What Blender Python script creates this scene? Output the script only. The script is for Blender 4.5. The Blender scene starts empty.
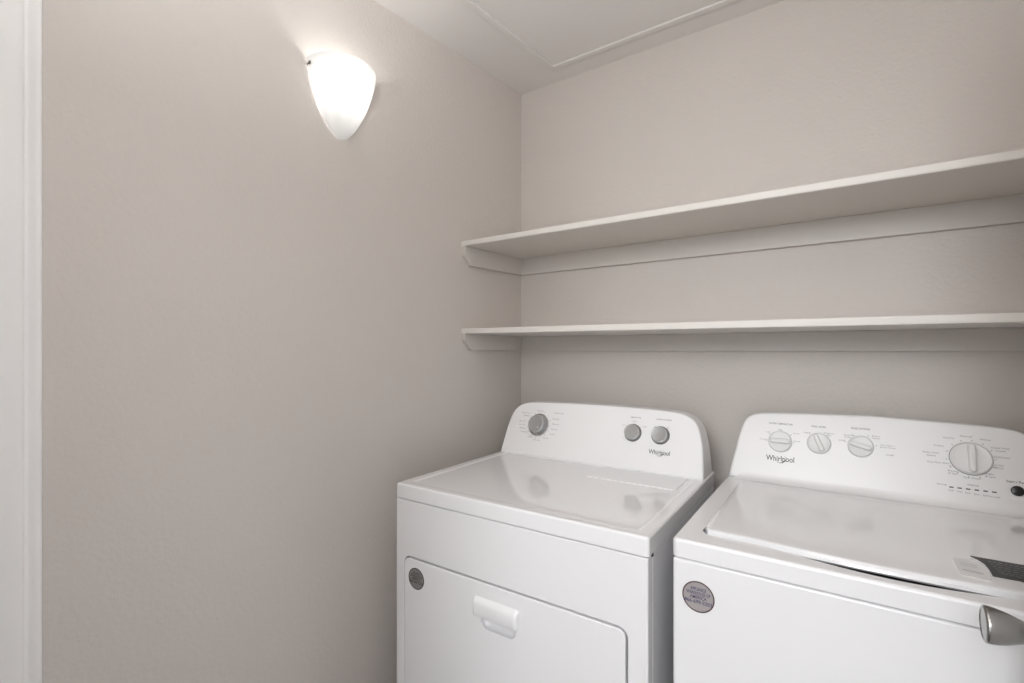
import bpy, bmesh, math
from mathutils import Vector, Matrix

COL = bpy.context.scene.collection
V = Vector

# ------------------------------------------------------------------ materials
def srgb(r, g, b):
    def f(c):
        c /= 255.0
        return c / 12.92 if c <= .04045 else ((c + .055) / 1.055) ** 2.4
    return (f(r), f(g), f(b), 1)

def mat(name, col, rough=.5, metal=0.0, coat=0.0, emit=None, estr=0.0, spec=.5, trans=0.0):
    m = bpy.data.materials.new(name)
    m.use_nodes = True
    p = m.node_tree.nodes['Principled BSDF']
    p.inputs['Base Color'].default_value = col
    p.inputs['Roughness'].default_value = rough
    p.inputs['Metallic'].default_value = metal
    p.inputs['Coat Weight'].default_value = coat
    p.inputs['Coat Roughness'].default_value = .08
    p.inputs['Specular IOR Level'].default_value = spec
    if emit:
        p.inputs['Emission Color'].default_value = emit
        p.inputs['Emission Strength'].default_value = estr
    return m

def noise_bump(m, scale, strength, dist=.002, detail=3.0, stretch=None):
    nt = m.node_tree
    p = nt.nodes['Principled BSDF']
    tc = nt.nodes.new('ShaderNodeTexCoord')
    n = nt.nodes.new('ShaderNodeTexNoise')
    n.inputs['Scale'].default_value = scale
    n.inputs['Detail'].default_value = detail
    b = nt.nodes.new('ShaderNodeBump')
    b.inputs['Strength'].default_value = strength
    b.inputs['Distance'].default_value = dist
    if stretch:
        mp = nt.nodes.new('ShaderNodeMapping')
        mp.inputs['Scale'].default_value = stretch
        nt.links.new(tc.outputs['Object'], mp.inputs['Vector'])
        nt.links.new(mp.outputs['Vector'], n.inputs['Vector'])
    else:
        nt.links.new(tc.outputs['Object'], n.inputs['Vector'])
    nt.links.new(n.outputs['Fac'], b.inputs['Height'])
    nt.links.new(b.outputs['Normal'], p.inputs['Normal'])
    return m

def tint_noise(m, a, b, scale, detail=4.0):
    """slight blotchy variation between two paint tones"""
    nt = m.node_tree
    p = nt.nodes['Principled BSDF']
    tc = nt.nodes.new('ShaderNodeTexCoord')
    n = nt.nodes.new('ShaderNodeTexNoise')
    n.inputs['Scale'].default_value = scale
    n.inputs['Detail'].default_value = detail
    r = nt.nodes.new('ShaderNodeMix')
    r.data_type = 'RGBA'
    r.inputs[6].default_value = a
    r.inputs[7].default_value = b
    nt.links.new(tc.outputs['Object'], n.inputs['Vector'])
    nt.links.new(n.outputs['Fac'], r.inputs[0])
    nt.links.new(r.outputs[2], p.inputs['Base Color'])
    return m

M = {}
M['wall'] = noise_bump(mat('greige_wall_paint', srgb(208, 202, 197), .5, spec=.4), 90, .6, .003)
tint_noise(M['wall'], srgb(206, 200, 195), srgb(211, 205, 200), 2.2)
M['ceiling'] = noise_bump(mat('ceiling_paint', srgb(222, 219, 216), .7, spec=.3), 110, .3, .002)
M['floor'] = noise_bump(mat('floor_vinyl', srgb(112, 108, 104), .45), 14, .2, .001, 4, (1, 12, 1))
M['shelf'] = noise_bump(mat('shelf_paint', srgb(219, 215, 210), .4), 30, .12, .001, 3, (1, 6, 6))
M['cleat'] = noise_bump(mat('cleat_paint', srgb(206, 201, 196), .45), 40, .15, .001)
M['trim'] = mat('white_trim_paint', srgb(245, 245, 245), .35)
M['enamel'] = noise_bump(mat('white_enamel', srgb(228, 228, 230), .22, coat=.25), 260, .025, .0006)
M['enamel_top'] = mat('white_gloss_enamel', srgb(229, 229, 231), .08, coat=.4)
M['plastic'] = mat('white_console_plastic', srgb(234, 234, 235), .28, coat=.15)
M['knob_white'] = mat('white_knob_plastic', srgb(222, 222, 222), .32)
M['knob_grey'] = noise_bump(mat('silver_knob_plastic', srgb(172, 172, 172), .3, metal=.5), 60, .08, .0005, 3, (1, 14, 14))
M['knob_shade'] = mat('knob_gap_shade', srgb(96, 96, 96), .4)
M['chrome'] = mat('chrome_ring', srgb(222, 222, 222), .12, metal=1.0)
M['nickel'] = noise_bump(mat('satin_nickel', srgb(150, 149, 147), .2, metal=1.0), 60, .06, .0004, 3, (2, 40, 40))
M['black'] = mat('black_plastic', srgb(38, 38, 38), .25)
M['print'] = mat('grey_print', srgb(135, 135, 135), .5)
M['print_dark'] = mat('dark_print', srgb(62, 62, 64), .45)
M['sticker_grey'] = mat('grey_sticker', srgb(128, 126, 124), .3)
M['sticker_rim'] = mat('brown_sticker_rim', srgb(74, 58, 58), .4)
M['sticker_lilac'] = mat('lilac_grey_sticker', srgb(158, 152, 152), .3)
M['ink_blue'] = mat('blue_ink', srgb(52, 52, 96), .5)
M['ink_dark'] = mat('dark_ink', srgb(48, 48, 50), .5)
M['label_pale'] = mat('pale_label', srgb(220, 220, 220), .35)
M['label_dark'] = mat('charcoal_label', srgb(40, 40, 40), .35)
M['label_text'] = mat('label_white_ink', srgb(170, 170, 170), .5)
M['cavity'] = mat('dark_cavity_shade', srgb(36, 36, 38), .7)
M['steel'] = mat('dark_clip_steel', srgb(110, 108, 104), .35, metal=.9)

def glass_mat():
    m = bpy.data.materials.new('frosted_glass')
    m.use_nodes = True
    nt = m.node_tree
    p = nt.nodes['Principled BSDF']
    out = nt.nodes['Material Output']
    p.inputs['Base Color'].default_value = (.92, .92, .91, 1)
    p.inputs['Roughness'].default_value = .28
    p.inputs['Emission Color'].default_value = (1, .985, .96, 1)
    p.inputs['Emission Strength'].default_value = .2
    t = nt.nodes.new('ShaderNodeBsdfTranslucent')
    t.inputs['Color'].default_value = (.62, .62, .617, 1)
    mx = nt.nodes.new('ShaderNodeMixShader')
    mx.inputs[0].default_value = .65
    nt.links.new(p.outputs[0], mx.inputs[1])
    nt.links.new(t.outputs[0], mx.inputs[2])
    nt.links.new(mx.outputs[0], out.inputs['Surface'])
    return m
M['glass'] = glass_mat()
M['bulb'] = mat('lit_bulb', (1, 1, 1, 1), .4, emit=(1, .97, .93, 1), estr=31.0)

# ------------------------------------------------------------------ helpers
def link(name, me, m, parent=None, angle=38, wn=True):
    o = bpy.data.objects.new(name, me)
    COL.objects.link(o)
    if m:
        for mm in (m if isinstance(m, (list, tuple)) else [m]):
            me.materials.append(mm)
    for p in me.polygons:
        p.use_smooth = True
    me.set_sharp_from_angle(angle=math.radians(angle))
    if wn:
        w = o.modifiers.new('wn', 'WEIGHTED_NORMAL')
        w.keep_sharp = True
    if parent:
        o.parent = parent
    return o

def obj(name, bm, m, parent=None, angle=38, wn=True):
    bmesh.ops.recalc_face_normals(bm, faces=bm.faces)
    me = bpy.data.meshes.new(name)
    bm.to_mesh(me)
    bm.free()
    return link(name, me, m, parent, angle, wn)

def imprint(o, bm, m):
    """print flat lettering onto a part: its faces join the part's own mesh in a second ink material"""
    me = o.data
    if m.name not in [x.name for x in me.materials]: me.materials.append(m)
    idx = [x.name for x in me.materials].index(m.name)
    for f in bm.faces: f.material_index = idx
    t = bpy.data.meshes.new('ink')
    bm.to_mesh(t)
    bm.free()
    b = bmesh.new()
    b.from_mesh(me)
    b.from_mesh(t)
    b.to_mesh(me)
    b.free()
    bpy.data.meshes.remove(t)

def thing(name, label, cat, loc=(0, 0, 0), rz=0, group=None):
    o = bpy.data.objects.new(name, None)
    COL.objects.link(o)
    o.location = loc
    o.rotation_euler = (0, 0, rz)
    o.empty_display_size = .05
    o['label'] = label
    o['category'] = cat
    if group:
        o['group'] = group
    return o

def struct(o):
    o['kind'] = 'structure'
    return o

XYZ = (V((0, 0, 0)), V((1, 0, 0)), V((0, 1, 0)), V((0, 0, 1)))   # origin, e1, e2, normal

def place(basis, a, b, n):
    o, e1, e2, en = basis
    return o + e1 * a + e2 * b + en * n

def box(bm, lo, hi):
    vs = [bm.verts.new((x, y, z)) for x in (lo[0], hi[0]) for y in (lo[1], hi[1]) for z in (lo[2], hi[2])]
    for f in ((0, 1, 3, 2), (4, 6, 7, 5), (0, 4, 5, 1), (2, 3, 7, 6), (0, 2, 6, 4), (1, 5, 7, 3)):
        bm.faces.new([vs[i] for i in f])

def bevelled_box(lo, hi, b, seg=3):
    bm = bmesh.new()
    box(bm, lo, hi)
    bmesh.ops.bevel(bm, geom=bm.edges[:], offset=b, segments=seg, profile=.5, affect='EDGES')
    return bm

def rrect(x0, y0, x1, y1, r, n=8):
    """rounded rectangle, anticlockwise; r = one radius or four (from lower left, anticlockwise)"""
    rs = r if isinstance(r, (list, tuple)) else (r,) * 4
    out = []
    for (cx, cy, sx, sy, a0), rr in zip(((x0, y0, 1, 1, 180), (x1, y0, -1, 1, 270), (x1, y1, -1, -1, 0), (x0, y1, 1, -1, 90)), rs):
        for k in range(n + 1):
            a = math.radians(a0 + 90 * k / n)
            out.append((cx + sx * rr + rr * math.cos(a), cy + sy * rr + rr * math.sin(a)))
    return out

def offset(pts, d):
    """move an anticlockwise outline inwards by d"""
    n = len(pts)
    out = []
    for i in range(n):
        p0, p1, p2 = V(pts[i - 1]), V(pts[i]), V(pts[(i + 1) % n])
        a, b = (p1 - p0), (p2 - p1)
        if a.length < 1e-9: a = b
        if b.length < 1e-9: b = a
        a, b = a.normalized(), b.normalized()
        na, nb = V((-a.y, a.x)), V((-b.y, b.x))
        m = na + nb
        if m.length < 1e-6: m = na
        m.normalize()
        k = max(.35, m.dot(na))
        q = p1 + m * (d / k)
        out.append((q.x, q.y))
    return out

def ring(bm, basis, pts, h):
    return [bm.verts.new(place(basis, p[0], p[1], h)) for p in pts]

def bridge(bm, A, B):
    n = len(A)
    for i in range(n):
        j = (i + 1) % n
        try: bm.faces.new((A[i], A[j], B[j], B[i]))
        except ValueError: pass

def fill(bm, loops):
    if len(loops) == 1:
        bm.faces.new(loops[0])
        return
    es = []
    for L in loops:
        for i in range(len(L)):
            e = bm.edges.get((L[i], L[(i + 1) % len(L)]))
            if e is None: e = bm.edges.new((L[i], L[(i + 1) % len(L)]))
            es.append(e)
    bmesh.ops.triangle_fill(bm, edges=es, use_beauty=True, use_dissolve=False)

def dedupe(pts):
    out = []
    for p in pts:
        if not out or (V(p) - V(out[-1])).length > 1e-6: out.append(p)
    if (V(out[0]) - V(out[-1])).length < 1e-6: out.pop()
    return out

def plate(bm, basis, outer, holes, h0, h1, b, seg=3, hb=None):
    """a flat slab from h0 to h1 with a rounded front edge of radius b"""
    hb = b if hb is None else hb
    front, back = [], []
    for k, L in enumerate([outer] + list(holes)):
        L = dedupe(L)
        sg = 1 if k == 0 else -1
        r = b if k == 0 else hb
        rings = [ring(bm, basis, L, h0)]
        if r > 0:
            for s in range(seg + 1):
                a = math.pi / 2 * s / seg
                rings.append(ring(bm, basis, offset(L, sg * r * (1 - math.cos(a))), h1 - r + r * math.sin(a)))
        else:
            rings.append(ring(bm, basis, L, h1))
        for A, B in zip(rings, rings[1:]): bridge(bm, A, B)
        front.append(rings[-1])
        back.append(rings[0])
    fill(bm, front)
    fill(bm, back)
    return bm

def lathe(bm, c, axis, prof, n=48):
    """prof: (radius, height along the axis); ends close when radius is 0"""
    axis = V(axis).normalized()
    e1 = axis.orthogonal().normalized()
    e2 = axis.cross(e1)
    rows = []
    for r, h in prof:
        if r < 1e-7:
            rows.append([bm.verts.new(V(c) + axis * h)])
        else:
            rows.append([bm.verts.new(V(c) + axis * h + (e1 * math.cos(2 * math.pi * k / n) + e2 * math.sin(2 * math.pi * k / n)) * r) for k in range(n)])
    for A, B in zip(rows, rows[1:]):
        for k in range(n):
            j = (k + 1) % n
            if len(A) == 1 and len(B) == 1: continue
            if len(A) == 1: bm.faces.new((A[0], B[j], B[k]))
            elif len(B) == 1: bm.faces.new((A[k], A[j], B[0]))
            else: bm.faces.new((A[k], A[j], B[j], B[k]))
    return bm

def text_into(bm, basis, txt, a, b, h, width=None, bold=0.0, lift=.0004, shear=0.0, squash=1.0):
    """real lettering laid flat on a face: centre (a,b), cap height h (or fitted to width)"""
    cu = bpy.data.curves.new('t', 'FONT')
    cu.body = txt
    cu.size = 1.0
    cu.offset = bold
    cu.resolution_u = 3
    o = bpy.data.objects.new('t', cu)
    COL.objects.link(o)
    dg = bpy.context.evaluated_depsgraph_get()
    me = bpy.data.meshes.new_from_object(o.evaluated_get(dg))
    xs = [v.co.x for v in me.vertices]
    ys = [v.co.y for v in me.vertices]
    x0, x1, y0, y1 = min(xs), max(xs), min(0, min(ys) * 0), .73
    s = h / .73
    sx = s * squash if width is None else width / (x1 - x0)
    base = len(bm.verts)
    vs = []
    for v in me.vertices:
        y = v.co.y * s - h / 2
        x = (v.co.x - (x0 + x1) / 2) * sx + shear * y
        vs.append(bm.verts.new(place(basis, a + x, b + y, lift)))
    for p in me.polygons:
        try: bm.faces.new([vs[i] for i in p.vertices])
        except ValueError: pass
    bpy.data.objects.remove(o)
    bpy.data.curves.remove(cu)
    bpy.data.meshes.remove(me)

def strip(bm, basis, pts, w, lift=.0004):
    """a flat inked line through pts (a,b) of width w (a number or one per point)"""
    n = len(pts)
    ws = w if isinstance(w, (list, tuple)) else [w] * n
    L, R = [], []
    for i in range(n):
        p0, p1 = V(pts[max(0, i - 1)]), V(pts[min(n - 1, i + 1)])
        d = (p1 - p0).normalized()
        nn = V((-d.y, d.x)) * ws[i] / 2
        c = V(pts[i])
        L.append(bm.verts.new(place(basis, *(c + nn), lift)))
        R.append(bm.verts.new(place(basis, *(c - nn), lift)))
    for i in range(n - 1):
        bm.faces.new((L[i], R[i], R[i + 1], L[i + 1]))

def logo(bm, basis, a, b, w):
    """the maker's word with its swoosh ring around the middle letters"""
    text_into(bm, basis, 'Whirlpool', a, b, w * .225, width=w, bold=.008)
    pts, ws = [], []
    for k in range(25):
        an = math.radians(-165 + 215 * k / 24)
        pts.append((a + w * .055 + w * .17 * math.cos(an), b - w * .035 + w * .135 * math.sin(an) + w * .12 * math.cos(an) * .35))
        ws.append(w * .018 * math.sin(math.pi * (k + .6) / 25.2) + w * .006)
    strip(bm, basis, pts, ws, .0005)

# ------------------------------------------------------------------ the room
CORNER = V((-1.172, 1.79, 0))
DL = V((-.105, -1, 0)).normalized()          # along the left wall, towards the doorway
NL = V((-DL.y, DL.x, 0))                     # out of the left wall into the room
CEIL = 2.436
def LW(s, off, z): return CORNER + DL * s + NL * off + V((0, 0, z))

def slab_from(pts, h0, h1):
    bm = bmesh.new()
    A = [bm.verts.new((p[0], p[1], h0)) for p in pts]
    B = [bm.verts.new((p[0], p[1], h1)) for p in pts]
    bridge(bm, A, B)
    bm.faces.new(A)
    bm.faces.new(B)
    return bm

RX = .437
def wall_pts(s0, s1, t=.1):
    a, b = LW(s0, 0, 0), LW(s1, 0, 0)
    c, d = LW(s1, -t, 0), LW(s0, -t, 0)
    return [(p.x, p.y) for p in (a, b, c, d)]

struct(obj('wall_left', slab_from(wall_pts(-.1, 1.84), 0, CEIL), M['wall'], wn=False))
struct(obj('wall_back', slab_from([(-1.172, 1.79), (RX, 1.79), (RX, 1.89), (-1.172, 1.89)], 0, CEIL), M['wall'], wn=False))
struct(obj('wall_right', slab_from([(RX, .1), (RX + .1, .1), (RX + .1, 1.89), (RX, 1.89)], 0, CEIL), M['wall'], wn=False))
def front_wall():   # the wall with the doorway the picture is taken from
    bm = bmesh.new()
    for lo, hi in (((.222, -.04, 0), (RX + .45, .08, CEIL)), ((-1.6, -.14, 0), (-.60, -.02, CEIL)), ((-.60, -.14, 2.06), (.222, -.02, CEIL))):
        box(bm, lo, hi)
    return bm
struct(obj('wall_front', front_wall(), M['wall'], wn=False))
struct(obj('ceiling', slab_from([(-1.75, -2.4), (.92, -2.4), (.92, 1.89), (-1.75, 1.89)], CEIL, CEIL + .1), M['ceiling'], wn=False))
struct(obj('floor', slab_from([(-1.75, -2.4), (.92, -2.4), (.92, 1.89), (-1.75, 1.89)], -.1, 0), M['floor'], wn=False))

# moulded casing of the doorway on the left wall
def casing():
    bm = bmesh.new()
    prof = [(1.533, 0), (1.533, .012), (1.5345, .0145), (1.5365, .0155), (1.541, .0150), (1.546, .0135), (1.551, .0115), (1.5545, .0105),
            (1.558, .0115), (1.560, .016), (1.563, .0185), (1.568, .0195), (1.585, .0198), (1.618, .0180), (1.62, .015), (1.62, 0)]
    A = [bm.verts.new(LW(s, o, 0)) for s, o in prof]
    B = [bm.verts.new(LW(s, o, CEIL - .02)) for s, o in prof]
    bridge(bm, A, B)
    bm.faces.new(A)
    bm.faces.new(B)
    return bm
struct(obj('trim_1', casing(), M['trim'], angle=50, wn=False))

# access hatch in the ceiling: a thin framed board
hatch = thing('ceiling_hatch', 'flat painted access hatch with a thin raised frame on the ceiling above the shelves', 'hatch', (-.34, 1.32, CEIL))
HB = (V((0, 0, 0)), V((1, 0, 0)), V((0, 1, 0)), V((0, 0, -1)))
def skew(pts):   # its left edge follows the left wall
    return [(x + (y - .368) * .10 * max(0.0, min(1.0, (.3 - x) / .9)), y) for x, y in pts]
ho = skew([(-.620, -.40), (.66, -.40), (.66, .372), (-.620, .372)])
hi = offset(ho, .022)
obj('frame', plate(bmesh.new(), HB, ho, [hi], 0, .010, .002, 2), M['ceiling'], hatch)
obj('panel', plate(bmesh.new(), HB, offset(hi, .0015), [], 0, .0045, .001, 2), M['ceiling'], hatch)
for hx, hy in ((-.650, .20), (-.50, .356), (-.465, .364)):
    obj('screw_head', lathe(bmesh.new(), (hx + .01, hy, -.0072), (0, 0, -1), [(.006, 0), (.006, .0012), (.004, .0022), (0, .0024)], 16), M['ceiling'], hatch)

# the inward-opening door at the right, with its knob
door = struct(obj('door_1', bevelled_box((.2, .085, .012), (.235, .865, 2.04), .002, 2), M['trim']))
kb = bmesh.new()
KC = (.2, .807, .963)
lathe(kb, KC, (-1, 0, 0), [(0, 0), (.031, 0), (.0315, .002), (.030, .004), (.020, .0056), (.0112, .0060), (.0106, .0080), (.0109, .0140), (.0122, .0195),
                           (.0143, .0255), (.0168, .0315), (.0189, .0375), (.0204, .0435), (.0213, .0490), (.0216, .0518), (.0215, .0535), (.0209, .0548), (.0196, .0556), (.0180, .0556), (.0173, .0550),
                           (.0090, .0553), (0, .0554)], 56)
obj('door_knob', kb, M['nickel'], door)

# ------------------------------------------------------------------ shelves
def shelf(name, label, zl, zr, th, zc):
    """zl, zr = underside at the front left and along the wall; zc = underside of the cleats"""
    t = thing(name, label, 'shelf', (0, 0, 0), 0, 'painted wall shelves')
    fy = 1.45
    fl = 1.424
    xl = CORNER.x - (1.79 - fl) * .105
    bm = bmesh.new()
    c = [(CORNER.x, 1.79, zr), (RX, 1.79, zr), (RX, fy, zr), (xl, fl, zl)]
    A = [bm.verts.new(p) for p in c]
    B = [bm.verts.new((p[0], p[1], p[2] + th)) for p in c]
    bridge(bm, A, B)
    bm.faces.new(A)
    bm.faces.new(B)
    bmesh.ops.recalc_face_normals(bm, faces=bm.faces)
    es = [e for e in bm.edges if e.verts[0].co.y < fy + .001 and e.verts[1].co.y < fy + .001 and abs(e.verts[0].co.x - e.verts[1].co.x) > .1]
    bmesh.ops.bevel(bm, geom=es, offset=.0018, segments=2, affect='EDGES')
    obj('board', bm, M['shelf'], t)
    # back cleat along the rear wall
    ct = .018
    obj('cleat', bevelled_box((CORNER.x + .002, 1.79 - ct, zc), (RX, 1.79, zr), .0015, 2), M['cleat'], t)
    # side cleat on the left wall, its front corner clipped
    bm = bmesh.new()
    s1, ch = .364, .034
    drop = (zr - zl)
    def zt(s): return zr - drop * s / .364
    prof = [(.0, zc), (s1 - ch, zc - drop * .8), (s1, zc + ch - drop * .9), (s1, zt(s1)), (.0, zr)]
    A = [bm.verts.new(LW(s, 0, z)) for s, z in prof]
    B = [bm.verts.new(LW(s, ct, z)) for s, z in prof]
    bridge(bm, A, B)
    bm.faces.new(A)
    bm.faces.new(B)
    bmesh.ops.recalc_face_normals(bm, faces=bm.faces)
    bmesh.ops.bevel(bm, geom=[e for e in bm.edges], offset=.0012, segments=2, affect='EDGES')
    obj('cleat', bm, M['cleat'], t)
    # cleat at the right wall, out of frame but carrying the board
    obj('cleat', bevelled_box((RX - ct, fy + .01, zc), (RX, 1.79 - ct, zr), .0015, 2), M['cleat'], t)
    return t
shelf('wall_shelf', 'upper long greige-white wall shelf, the higher one, with its underside in view', 1.7, 1.703, .0196, 1.630)
shelf('wall_shelf', 'lower long greige-white wall shelf, seen edge-on just above the washer and dryer', 1.3625, 1.356, .0195, 1.2945)

# ------------------------------------------------------------------ sconce
S0 = .8795
sc = thing('wall_sconce', 'lit frosted white glass half-bowl sconce high on the left wall', 'wall lamp', LW(S0, 0, 2.144))
SB = (V((0, 0, 0)), DL, V((0, 0, 1)), NL)
def half_bowl(a, d, h, e, m, zr=0.0, nq=22, nt=36, o0=.004):
    rows = []
    for i in range(nq + 1):
        q = (i / nq) ** .8
        r = max(0.0, 1 - q ** e) ** (1 / m)
        if i == nq:
            rows.append([place(SB, 0, zr - h, o0)])
        else:
            rows.append([place(SB, a * r * math.cos(math.pi * k / nt), zr - h * q, o0 + d * r * math.sin(math.pi * k / nt)) for k in range(nt + 1)])
    return rows
bm = bmesh.new()
R_out = [[bm.verts.new(p) for p in row] for row in half_bowl(.1045, .1105, .2045, 1.35, 1.75)]
R_in = [[bm.verts.new(p) for p in row] for row in half_bowl(.1002, .1060, .1985, 1.35, 1.75)]
for R in (R_out, R_in):
    for A, B in zip(R, R[1:]):
        for k in range(len(A) - 1):
            if len(B) == 1: bm.faces.new((A[k], A[k + 1], B[0]))
            else: bm.faces.new((A[k], A[k + 1], B[k + 1], B[k]))
for k in range(len(R_out[0]) - 1):
    bm.faces.new((R_out[0][k], R_out[0][k + 1], R_in[0][k + 1], R_in[0][k]))
for A, B in zip(range(len(R_out) - 1), range(1, len(R_out))):
    for e in (0, -1):
        a, b, c, d = R_out[A][e], R_out[B][e], R_in[B][e], R_in[A][e]
        bm.faces.new((a, b, c, d))
obj('shade', bm, M['glass'], sc, 60, wn=False)
bm = bmesh.new()
plate(bm, (V((0, 0, -.09)), DL, V((0, 0, 1)), NL), rrect(-.045, -.06, .045, .04, .012), [], 0, .012, .003)
obj('backplate', bm, M['steel'], sc)
bm = bmesh.new()
o = place(SB, 0, -.13, .012)
lathe(bm, o, NL * .6 + V((0, 0, .8)), [(0, 0), (.016, 0), (.017, .002), (.017, .03), (.014, .034), (0, .034)], 24)
obj('lamp_socket', bm, M['knob_white'], sc)
bm = bmesh.new()
bmesh.ops.create_uvsphere(bm, u_segments=24, v_segments=14, radius=.026)
bmesh.ops.translate(bm, verts=bm.verts, vec=place(SB, 0, -.07, .055))
obj('bulb', bm, M['bulb'], sc, 80)
# clips at both ends of the rim that hold the glass
for sg in (1, -1):
    bm = bmesh.new()
    c = place(SB, sg * .099, -.018, .0)
    lathe(bm, c, NL, [(0, 0), (.0035, 0), (.0035, .012), (.0055, .0125), (.006, .015), (.0045, .019), (0, .02)], 18)
    obj('clip', bm, M['steel'], sc)

# ------------------------------------------------------------------ appliance pieces
TH = math.radians(20)
def face_basis(yb): return (V((0, yb, .914)), V((1, 0, 0)), V((0, math.sin(TH), math.cos(TH))), V((0, -math.cos(TH), math.sin(TH))))

def catmull(pts, n=5):
    out = []
    P = [pts[0]] + list(pts) + [pts[-1]]
    for i in range(1, len(P) - 2):
        p0, p1, p2, p3 = (V(P[j]) for j in (i - 1, i, i + 1, i + 2))
        for k in range(n):
            t = k / n
            q = .5 * ((2 * p1) + (p2 - p0) * t + (2 * p0 - 5 * p1 + 4 * p2 - p3) * t * t + (3 * p1 - p0 - 3 * p2 + p3) * t ** 3)
            out.append((q.x, q.y))
    out.append(tuple(pts[-1]))
    return out

def console(half, yb, yr, b, base=.9142, flare=0.0):
    """half: right half outline (x,t) from the base to the crown; a tilted face, upright back, rounded edges"""
    right = catmull(half)
    outl = [(x, t) for x, t in right] + [(-x, t) for x, t in reversed(right[:-1] if abs(right[-1][0]) < 1e-6 else right)]
    outl = dedupe(outl)
    F = face_basis(yb)
    bm = bmesh.new()
    rings = []
    for s in range(5):
        a = math.pi / 2 * s / 4
        ins = offset(outl, b * (1 - math.sin(a)))
        r = [place(F, max(-9, x), max(t, -.02), -b * (1 - math.cos(a))) for x, t in ins]
        # base points stay on the deck
        for i, p in enumerate(r):
            if p.z < .9142: p.z = base
        rings.append([bm.verts.new(p) for p in r])
    back = [place(F, x, t, -b) for x, t in outl]
    n = len(outl)
    mid, rear = [], []
    for p in back:
        z = p.z if p.z > .9142 else base
        mid.append(bm.verts.new((p.x, max(p.y, yr - .012), z)))
        rear.append(bm.verts.new((p.x * .995, yr, z - (.004 if z > .93 else 0))))
    rings += [mid, rear]
    for A, B in zip(rings, rings[1:]): bridge(bm, A, B)
    bm.faces.new(rings[0])
    bm.faces.new(rings[-1])
    if flare:                                  # concave sweep where the face meets the deck
        w = half[0][0] - .012
        rows = []
        for k in range(7):
            a = math.pi / 2 * k / 6
            yy, zz = flare * (1 - math.sin(a)), flare * (1 - math.cos(a))
            p0 = place(F, 0, zz * 1.1, .0006)
            rows.append([bm.verts.new((sx * (w - .004 * k), p0.y - yy, p0.z)) for sx in (-1, -.5, 0, .5, 1)])
        for A, B in zip(rows, rows[1:]):
            for k in range(4): bm.faces.new((A[k], A[k + 1], B[k + 1], B[k]))
    return bm, F

def round_knob(bm, F, a, t, r, h, ring=None):
    c = place(F, a, t, 0)
    lathe(bm, c, F[3], [(0, 0), (r * .98, 0), (r, h * .15), (r * .97, h * .8), (r * .93, h * .95), (r * .86, h), (r * .80, h * .97), (r * .3, h * .95), (0, h * .95)], 40)

def grip_knob(bm, F, a, t, r, ang, h=.012, gw=.23, gh=.014):
    c = place(F, a, t, 0)
    lathe(bm, c, F[3], [(0, 0), (r, 0), (r, h * .55), (r * .97, h * .8), (r * .90, h), (r * .80, h * .92), (r * .7, h * .8), (0, h * .8)], 48)
    e1 = F[1] * math.cos(ang) + F[2] * math.sin(ang)
    e2 = -F[1] * math.sin(ang) + F[2] * math.cos(ang)
    B = (c + F[3] * (h * .6), e1, e2, F[3])
    L, W = r * .86, r * gw
    out = rrect(-L, -W, L, W, W * .98, 8)
    plate(bm, B, out, [], 0, h * .4 + gh, min(.006, W * .6), 4)

def bowl(bm, B, L, W, dpt, n=10):
    """a scooped pocket: rim outline sinks to a rounded floor"""
    prev = ring(bm, B, L, 0)
    cx = sum(p[0] for p in L) / len(L)
    cy = sum(p[1] for p in L) / len(L)
    for k in range(1, n):
        q = k / n
        s = math.sqrt(max(0, 1 - q ** 2.6))
        cur = ring(bm, B, [(cx + (x - cx) * s, cy + (y - cy) * s) for x, y in L], -dpt * (q ** .7))
        bridge(bm, prev, cur)
        prev = cur
    bm.faces.new(prev)

def deck_rings(bm, w2, d, z0, z1, r, edge, inset, step, corner=.02, ir=.03):
    """a lift-off worktop: upstand lip, rounded edge, shallow recessed field"""
    L0 = rrect(-w2, 0, w2, d, corner, 6)
    rings = [ring(bm, XYZ, L0, z0)]
    for s in range(5):
        a = math.pi / 2 * s / 4
        rings.append(ring(bm, XYZ, offset(L0, edge * (1 - math.cos(a))), z1 - edge + edge * math.sin(a)))
    for dd, dz in ((inset, 0), (inset + .003, -.0012), (inset + .008, -step + .0008), (inset + .011, -step)):
        rings.append(ring(bm, XYZ, rrect(-w2 + dd, dd, w2 - dd, d - dd, ir - dd + inset, 6), z1 + dz))
    for A, B in zip(rings, rings[1:]): bridge(bm, A, B)
    bm.faces.new(rings[-1])
    bm.faces.new(rings[0])

FRONT = (V((0, 0, 0)), V((1, 0, 0)), V((0, 0, 1)), V((0, -1, 0)))   # a = x, b = z, normal towards the room

def round_sticker(parent, c, r, face, rim, ink, lines, label, y=0.0):
    bm = bmesh.new()
    B = (V((c[0], y, c[1])), V((1, 0, 0)), V((0, 0, 1)), V((0, -1, 0)))
    lathe(bm, B[0], B[3], [(0, .0002), (r, .0002), (r, .0008), (0, .0009)], 48)
    st = obj('sticker', bm, face, parent, wn=False)
    st['label'] = label
    bm = bmesh.new()
    pts = [(r * .97 * math.cos(2 * math.pi * k / 48), r * .97 * math.sin(2 * math.pi * k / 48)) for k in range(49)]
    strip(bm, B, pts, r * .08, .0012)
    imprint(st, bm, rim)
    bm = bmesh.new()
    for t, y, w, h in lines:
        text_into(bm, B, t, 0, y * r, h * r, width=w * r, bold=.012, lift=.0012)
    imprint(st, bm, ink)

STICKER = [('APPLIANCE', .50, .98, .22), ('WAREHOUSE OF', .23, 1.5, .22), ('AMERICA', -.03, 1.05, .22), ('866-699-5203', -.32, 1.72, .24)]

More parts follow.
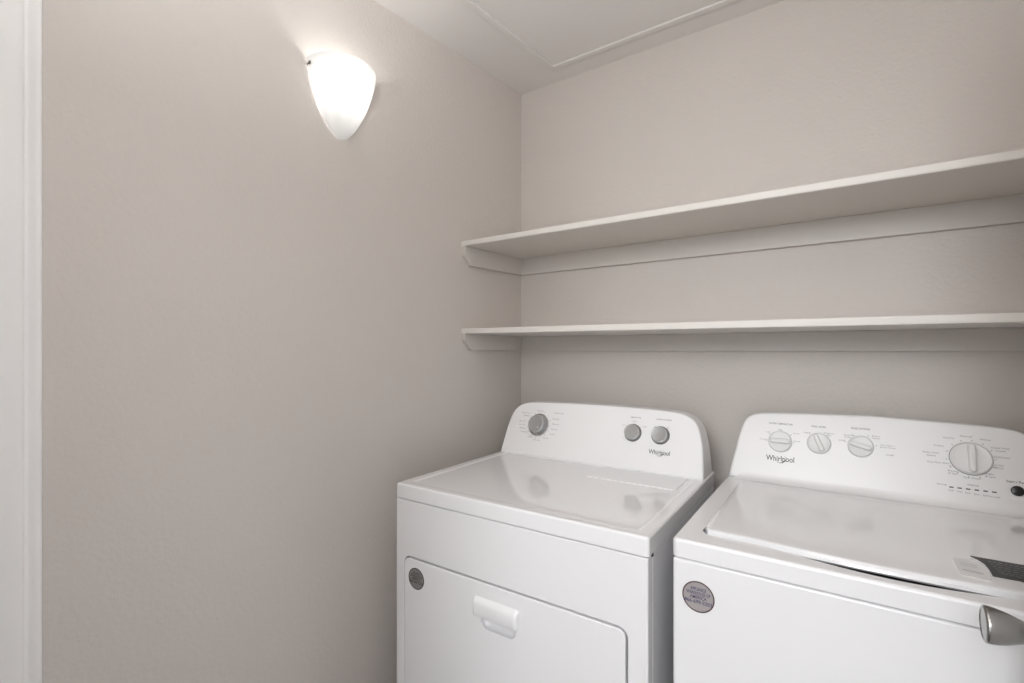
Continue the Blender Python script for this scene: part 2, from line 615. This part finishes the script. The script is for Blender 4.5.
# ------------------------------------------------------------------ dryer
dr = thing('clothes_dryer', 'white front-loading clothes dryer with grey silver dials, left of the washer', 'dryer', (-.6915, .962, 0), math.radians(.45))
bm = bevelled_box((-.3695, .029, 0), (.3695, .65, .871), .004, 3)
cab = obj('cabinet', bm, M['enamel'], dr)
# upright crease pressed into the right side
bm = bmesh.new()
DX0, DX1, DZ0, DZ1 = -.336, .326, .17, .7135
plate(bm, FRONT, rrect(-.3690, 0, .3690, .8705, .003, 3), [rrect(DX0, DZ0, DX1, DZ1, .022, 8)], -.028, 0, .004, 3, .0025)
obj('front_panel', bm, M['enamel'], dr)
# black box paints the shade in the gap at the lip's right end
obj('corner_gap_shade', bevelled_box((.3600, .0225, .866), (.3712, .031, .8745), .002, 2), M['black'], dr)
bm = bmesh.new()
g = .0048
hole = rrect(-.060, .594, .046, .650, (.022, .022, .004, .004), 6)
plate(bm, FRONT, rrect(DX0 + g * .5, DZ0 + g, DX1 - g, DZ1 - g, .018, 8), [hole], -.024, .001, .003, 3, .002)
dd = obj('door', bm, M['enamel'], dr)
bm = bmesh.new()
bowl(bm, (V((0, -.0005, 0)), V((1, 0, 0)), V((0, 0, 1)), V((0, -1, 0))), dedupe(rrect(-.0605, .5935, .0465, .6505, (.022, .022, .004, .004), 6)), None, .022)
# overhanging finger lip
prof = [(-.0010, .6715), (-.006, .6700), (-.0115, .6640), (-.0138, .6560), (-.0135, .640), (-.0120, .6262), (-.0095, .6245), (-.0065, .627), (-.002, .640), (-.0005, .6495)]
cols = []
for x, k in ((-.0815, .0), (-.0800, .55), (-.0765, .9), (-.071, 1), (.045, 1), (.0515, .9), (.055, .55), (.0575, .0)):
    shr = 1 - k
    cols.append([bm.verts.new((x, -.0008 + (y + .0008) * k, z + (.648 - z) * shr * .25)) for y, z in prof])
for A, B in zip(cols, cols[1:]):
    for i in range(len(prof) - 1): bm.faces.new((A[i], A[i + 1], B[i + 1], B[i]))
obj('door_handle', bm, M['enamel'], dd, 50)
round_sticker(dr, (-.286, .658), .0295, M['sticker_grey'], M['ink_dark'], M['ink_dark'], STICKER, 'round grey service sticker at the door corner', -.001)
# worktop
bm = bmesh.new()
deck_rings(bm, .3705, .655, .8735, .914, .006, .006, .026, .0035, .008, .02)
wt = obj('worktop', bm, M['enamel_top'], dr)
# lint screen cover let into the worktop
bm = bmesh.new()
plate(bm, (V((0, 0, .9105)), V((1, 0, 0)), V((0, 1, 0)), V((0, 0, 1))), rrect(.055, .377, .322, .54, (.006, .012, .004, .004), 5), [], -.002, .003, .002, 3)
obj('lint_screen_cover', bm, M['enamel_top'], dr)
# console
half = [(.3655, .0), (.3625, .035), (.3575, .085), (.3525, .115), (.344, .148), (.331, .172), (.313, .187), (.285, .198), (.24, .2025), (.15, .206), (.0, .2080)]
bm, FD = console(half, .516, .65, .007, .9095)
cs = obj('console', bm, M['plastic'], dr, 30)
FP = (FD[0], FD[1], FD[2], FD[3])
bm = bmesh.new()
def dial_marks(bm, F, a, t, r0, r1, angs, w=.0011):
    for an in angs:
        an = math.radians(an)
        strip(bm, F, [(a + r0 * math.cos(an), t + r0 * math.sin(an)), (a + r1 * math.cos(an), t + r1 * math.sin(an))], w)
# main cycle dial lettering
K1 = (-.2180, .1160)
for txt, a, t, w in (('Normal', -.283, .1575, .034), ('Delicate', -.278, .147, .026), ('Touch Up', -.2235, .1690, .03), ('TIMED DRY', -.143, .1650, .040), ('Heavy Duty', -.152, .143, .028),
                     ('70 min', -.150, .124, .03), ('50 min', -.152, .105, .025), ('30 min', -.1575, .087, .022), ('More Dry', -.291, .125, .028), ('Less Dry', -.290, .112, .03),
                     ('Bulky', -.286, .099, .024), ('Casual', -.277, .0855, .03), ('Off', -.247, .069, .018), ('Damp Dry', -.216, .0605, .030), ('Wrinkle', -.180, .071, .024)):
    text_into(bm, FP, txt, a, t, .0042, width=w)
dial_marks(bm, FP, K1[0], K1[1], .0455, .050, range(0, 360, 24))
imprint(cs, bm, M['print'])
bm = bmesh.new()
K2, K3 = (.1372, .1210), (.2275, .1210)
text_into(bm, FP, 'TEMPERATURE', K2[0] + .004, .1720, .0042, width=.036, bold=.01)
imprint(cs, bm, M['print'])
bm = bmesh.new()
text_into(bm, FP, 'Medium', K2[0] + .001, .1600, .0034, width=.018)
text_into(bm, FP, 'Low', K2[0] - .034, .144, .0034, width=.010)
text_into(bm, FP, 'High', K2[0] + .038, .144, .0034, width=.010)
dial_marks(bm, FP, K2[0], K2[1], .030, .033, (40, 90, 140))
imprint(cs, bm, M['print'])
bm = bmesh.new()
text_into(bm, FP, 'WRINKLE SHIELD', K3[0] + .006, .1720, .0042, width=.050, bold=.01)
imprint(cs, bm, M['print'])
bm = bmesh.new()
text_into(bm, FP, 'Off', K3[0] - .019, .147, .0034, width=.008)
text_into(bm, FP, 'On', K3[0] + .022, .149, .0034, width=.008)
dial_marks(bm, FP, K3[0], K3[1], .030, .033, (50, 130))
imprint(cs, bm, M['print'])
bm = bmesh.new()
logo(bm, FP, .2290, .0675, .066)
obj('logo', bm, M['print_dark'], cs, wn=False)
# cycle dial on a bright ring
bm = bmesh.new()
lathe(bm, place(FD, K1[0], K1[1], 0), FD[3], [(.0335, 0), (.0425, 0), (.0425, .004), (.0412, .0060), (.0392, .0064), (.0382, .005), (.0375, .001), (.0335, .001)], 56)
rg = bm
bm2 = bmesh.new()
round_knob(bm2, FD, K1[0], K1[1], .0335, .027)
kn = obj('control_dial', bm2, M['knob_grey'], dr)
kn['label'] = 'large grey silver cycle dial in a bright ring'
obj('dial_ring', rg, M['chrome'], kn)
bm2 = bmesh.new()
B = (place(FD, K1[0], K1[1], .0), FD[1], FD[2], FD[3])
strip(bm2, B, [(.008, -.010), (.020, -.020)], .0028, .0261)
obj('pointer_mark', bm2, M['label_pale'], kn, wn=False)
for K in (K2, K3):
    bm2 = bmesh.new()
    round_knob(bm2, FD, K[0], K[1], .0262, .017)
    k = obj('control_knob', bm2, M['knob_grey'], dr)
    bm2 = bmesh.new()
    lathe(bm2, place(FD, K[0], K[1], 0), FD[3], [(.0262, 0), (.0290, 0), (.0288, .0022), (.0270, .003), (.0262, .001)], 48)  # dark ring paints the shade in the gap at the knob's foot
    obj('knob_gap_ring', bm2, M['knob_shade'], k)

# ------------------------------------------------------------------ washer
wa = thing('washing_machine', 'white top-loading washing machine with white knobs and charcoal lid label, right of the dryer', 'washing machine', (.07, .998, 0))
HW = .3525
obj('cabinet', bevelled_box((-HW, .0, 0), (HW, .66, .8745), .006, 3), M['enamel'], wa)
def bump(x, w, p=2): return max(0.0, 1 - (abs(x) / w) ** p) ** 1.6
LX, LY0, LY1 = .306, .060, .500
def lid_front(x, low):
    y = LY0
    y = LY0 - .014 * bump(x, .24, 2)
    if low: y = y - .001 - .008 * bump(x, .17)
    e = LX - abs(x)
    if e < .016: y += .016 - math.sqrt(max(0, .016 ** 2 - (.016 - e) ** 2))
    return y
def well_outline():
    pts = []
    N = 60
    gx = .0036
    for k in range(N + 1):
        x = -LX - gx + (2 * LX + 2 * gx) * k / N
        e = LX + gx - abs(x)
        y = LY0 - .005 - .014 * bump(x, .24, 2) - .019 * bump(x - .002, .185)
        if e < .018: y += .018 - math.sqrt(max(0, .018 ** 2 - (.018 - e) ** 2))
        pts.append((x, y))
    pts += [(LX + gx, LY1 + .006), (-LX - gx, LY1 + .006)]
    return pts
bm = bmesh.new()
DECK = (V((0, 0, 0)), V((1, 0, 0)), V((0, 1, 0)), V((0, 0, 1)))
plate(bm, DECK, rrect(-HW - .001, -.002, HW + .001, .66, .012, 6), [well_outline()], .8775, .914, .007, 4, .0015)
obj('top_panel', bm, M['enamel'], wa)
obj('under_lid_dark_sheet', bevelled_box((-LX - .004, .022, .8752), (LX + .004, LY1 + .004, .8775), .0008, 1), M['cavity'], wa)  # dark sheet, its colour gives the shade seen in the slit under the lid
# lid with a hand lip along its front
bm = bmesh.new()
prof = [(1, .004, .9045), (1, .0, .9085), (1, .0015, .9125), (.55, .0015, .9165), (0, .001, .9212), (0, .004, .9228), (0, .010, .9232), (0, .03, .9232)]
NX = 72
cols = []
for k in range(NX + 1):
    x = -LX + 2 * LX * k / NX
    c = []
    for lw, dy, z in prof:
        y = lid_front(x, False) * (1 - lw) + lid_front(x, True) * lw + dy
        e = LX - abs(x)
        if lw == 1: z += .006 * bump(x, .195)
        zz = z - (.004 * (1 - min(1, e / .006)) ** 2 if z > .914 else 0)
        c.append(bm.verts.new((x, y, zz)))
    e = LX - abs(x)
    zr = .9232 - .004 * (1 - min(1, e / .006)) ** 2
    for y, dz in ((.2, 0), (.35, 0), (LY1 - .006, 0), (LY1, -.004), (LY1, -.0187)):
        c.append(bm.verts.new((x, y, zr + dz)))
    cols.append(c)
for A, B in zip(cols, cols[1:]):
    for i in range(len(A) - 1): bm.faces.new((A[i], A[i + 1], B[i + 1], B[i]))
for c in (cols[0], cols[-1]): bm.faces.new(c)
for A, B in zip(cols, cols[1:]): bm.faces.new((A[0], B[0], B[-1], A[-1]))
lid = obj('lid', bm, M['enamel_top'], wa, 40)
# care label on the lid: pale tab and charcoal band with fine print
LB = (V((0, 0, .9232)), V((1, 0, 0)), V((0, 1, 0)), V((0, 0, 1)))
bm = bmesh.new()
plate(bm, LB, [(.096, .078), (.131, .075), (.136, .098), (.138, .130), (.135, .150), (.128, .166), (.100, .166), (.097, .150)], [], .0, .0006, 0)
lb = obj('lid_label', bm, M['label_pale'], lid, wn=False)
bm = bmesh.new()
plate(bm, LB, [(.139, .103), (.262, .103), (.262, .188), (.126, .190), (.126, .186), (.134, .176), (.139, .158), (.140, .130)], [], .0, .0008, 0)
lband = obj('lid_label', bm, M['label_dark'], lid, wn=False)
lband['label'] = 'charcoal band of the lid label'
import random
rnd = random.Random(4)
bm = bmesh.new()
for row, yy in enumerate((.174, .163, .152, .141, .130, .121)):
    x = .146 + .003 * row * .4
    while x < .25:
        w = rnd.uniform(.003, .010)
        strip(bm, LB, [(x, yy), (x + w, yy)], .0014 if row else .0024, .0012)
        x += w + .0022
imprint(lband, bm, M['label_text'])
bm = bmesh.new()
strip(bm, LB, [(.102, .106), (.128, .103)], .0022, .0012)
for yy in (.140, .130): strip(bm, LB, [(.104, yy), (.126, yy - .002)], .0012, .0012)
strip(bm, LB, [(.139, .100), (.262, .100)], .0016, .0012)
imprint(lb, bm, M['print'])
# seam shadow gap is real: top panel stands 3 mm above the cabinet
half = [(.350, .0), (.3435, .045), (.3355, .085), (.3285, .125), (.3195, .162), (.3095, .1845), (.2960, .1960), (.276, .2035), (.24, .2075), (.156, .2115), (.0, .2170)]
bm, FW = console(half, .582, .690, .008, flare=.016)
wc = obj('console', bm, M['plastic'], wa, 30)
bm = bmesh.new()
WK1, WK2, WK3, WBIG = (-.2150, .1200), (-.1185, .1250), (-.0225, .1270), (.1985, .1215)
L = [('WATER TEMPERATURE', -.2150, .1735, .062, .0052, .012), ('Warm', -.2160, .1555, .012, .0036, 0), ('Cool', -.2480, .1465, .012, .0036, 0), ('Cold', -.2590, .1235, .020, .0036, 0),
     ('Warm', -.1745, .1480, .016, .0036, 0), ('Hot', -.1720, .1255, .016, .0036, 0),
     ('SOIL LEVEL', -.1190, .1735, .036, .0052, .012), ('Light', -.1480, .1540, .016, .0036, 0), ('Medium', -.094, .1565, .024, .0036, 0), ('Heavy', -.098, .1500, .018, .0036, 0),
     ('RINSE OPTIONS', -.0220, .1765, .042, .0052, .012), ('Fabric', -.047, .1560, .024, .0036, 0), ('Softener', -.047, .1500, .022, .0036, 0), ('Extra', .0125, .1590, .018, .0036, 0), ('Rinse', .0125, .1530, .015, .0036, 0),
     ('Off', -.064, .1400, .014, .0036, 0), ('Fabric Softener +', .0370, .1365, .032, .0036, 0), ('Extra Rinse', .0370, .1305, .032, .0036, 0), ('Off', .041, .1110, .016, .0036, 0)]
for (i0, i1, K, angs) in ((0, 6, WK1, (180, 145, 90, 40, 0)), (6, 10, WK2, (130, 50)), (10, 19, WK3, (165, 120, 60, 10))):
    bm = bmesh.new()
    text_into(bm, FW, *L[i0][:3], L[i0][4], width=L[i0][3], bold=L[i0][5])
    imprint(wc, bm, M['print'])
    bm = bmesh.new()
    for t, a, b, w, h, bo in L[i0 + 1:i1]: text_into(bm, FW, t, a, b, h, width=w, bold=bo)
    dial_marks(bm, FW, K[0], K[1], .0335, .0375, angs, .0012)
    imprint(wc, bm, M['print'])
bm = bmesh.new()
def arc_words(bm, items):
    for t, a, b, w in items: text_into(bm, FW, t, a, b, .0040, width=w)
arc_words(bm, [('Normal', .1930, .1770, .022), ('Heavy Duty', .1600, .1700, .022), ('Colors', .140, .1480, .020), ('Bulky Items', .124, .1290, .032), ('Sheets', .124, .1215, .018),
               ('Deep Water Wash', .137, .1045, .042), ('Rinse', .1640, .0870, .018), ('& Spin', .1640, .0810, .018), ('Clean Washer', .1985, .0745, .032), 
               ('Drain', .2290, .0890, .018), ('& Spin', .2310, .0825, .018), ('Soak Wash', .2460, .1120, .020), ('& Rinse', .2460, .1055, .018), ('Delicates', .2545, .1320, .028),
               ('Casual Wash', .2530, .1540, .032), ('Towels', .2530, .1470, .018), ('Whites', .2270, .1720, .020)])
for a in range(-150, 240, 26): dial_marks(bm, FW, WBIG[0], WBIG[1], .0440, .0475, (a,), .0014)
imprint(wc, bm, M['print'])
bm = bmesh.new()
arc_words(bm, [('Sensing', .141, .0515, .018), ('Fill', .158, .0385, .008), ('Wash', .1735, .0380, .010), ('Soak', .189, .0375, .010), ('Rinse', .2045, .0370, .010), ('Spin', .220, .0365, .010), ('Lid Locked', .2355, .0360, .018)])
text_into(bm, FW, 'STATUS', .1990, .0570, .0040, width=.020, bold=.012)
imprint(wc, bm, M['print'])
bm = bmesh.new()
text_into(bm, FW, 'Start / Pause', .2770, .0765, .0052, width=.038, bold=.012)
imprint(wc, bm, M['print_dark'])
bm = bmesh.new()
logo(bm, FW, -.2140, .0705, .072)
obj('logo', bm, M['print_dark'], wc, wn=False)
for K, r, an in ((WK1, .031, 0.0), (WK2, .0295, math.radians(112)), (WK3, .0295, math.radians(-16))):
    bm = bmesh.new()
    grip_knob(bm, FW, K[0], K[1], r, an, .009, .22, .010)
    obj('control_knob', bm, M['knob_white'], wa)
bm = bmesh.new()
grip_knob(bm, FW, WBIG[0], WBIG[1], .0395, math.radians(90), .010, .165, .016)
k = obj('control_dial', bm, M['knob_white'], wa)
bm = bmesh.new()
lathe(bm, place(FW, WBIG[0], WBIG[1], 0), FW[3], [(.0393, 0), (.0408, 0), (.0406, .0015), (.0393, .002)], 56)
obj('dial_ring', bm, M['print'], k)
for i in range(6):
    x = .1590 + .0153 * i
    bm = bmesh.new()
    plate(bm, (place(FW, x, .0465, 0), FW[1], FW[2], FW[3]), rrect(-.0042, -.0014, .0042, .0014, .0013, 4), [], -.0005, .0008, .0003, 2)
    obj('indicator_light', bm, M['black'], wa)
bm = bmesh.new()
lathe(bm, place(FW, .2755, .0555, 0), FW[3], [(0, 0), (.0118, 0), (.0118, .0025), (.0105, .0042), (.006, .0052), (0, .0055)], 40)
obj('start_button', bm, M['black'], wa)
round_sticker(wa, (-.302, .806), .0305, M['sticker_lilac'], M['sticker_rim'], M['ink_blue'], STICKER, 'round lilac-grey service sticker with blue print')

# ------------------------------------------------------------------ light
def lamp(name, kind, loc, energy, col=(1, 1, 1), **kw):
    d = bpy.data.lights.new(name, kind)
    d.energy = energy
    d.color = col
    for k, v in kw.items(): setattr(d, k, v)
    o = bpy.data.objects.new(name, d)
    COL.objects.link(o)
    o.location = loc
    return o
# added soft fill behind the camera, stands in for the hall's brightness
hl = lamp('hall_fill', 'AREA', (-.15, -1.7, 2.05), 22, (.965, .982, 1), shape='DISK', size=.9)
hl.rotation_euler = (V((-.5, 1.7, 1.5)) - hl.location).to_track_quat('-Z', 'Y').to_euler()

# unseen added fill spot, turned up so that it bounces off the ceiling
fl = lamp('ceiling_bounce_fill', 'SPOT', (-.2, -.1, 1.72), 74, (.98, .987, 1), spot_size=math.radians(165), spot_blend=1.0, shadow_soft_size=.12)
fl.rotation_euler = (math.radians(172), 0, 0)

w = bpy.data.worlds.new('World')
bpy.context.scene.world = w
w.use_nodes = True
bg = w.node_tree.nodes['Background']
bg.inputs[0].default_value = (.965, .985, 1, 1)
bg.inputs[1].default_value = 1.12

# ------------------------------------------------------------------ camera
cd = bpy.data.cameras.new('camera')
cam = bpy.data.objects.new('camera', cd)
COL.objects.link(cam)
cam.location = (0, 0, 1.295)
cam.rotation_euler = (math.radians(90), 0, math.radians(34.3))
cd.sensor_width = 36
cd.lens = 480 / 1024 * 36
cd.shift_y = 9.5 / 1024
cd.clip_start = .02
s = bpy.context.scene
s.camera = cam
s.view_settings.view_transform = 'Standard'
s.view_settings.look = 'None'
s.view_settings.exposure = .6
s.view_settings.gamma = 1.0
s.view_settings.use_curve_mapping = False
s.cycles.max_bounces = 12
s.cycles.diffuse_bounces = 8
s.cycles.sample_clamp_indirect = 6
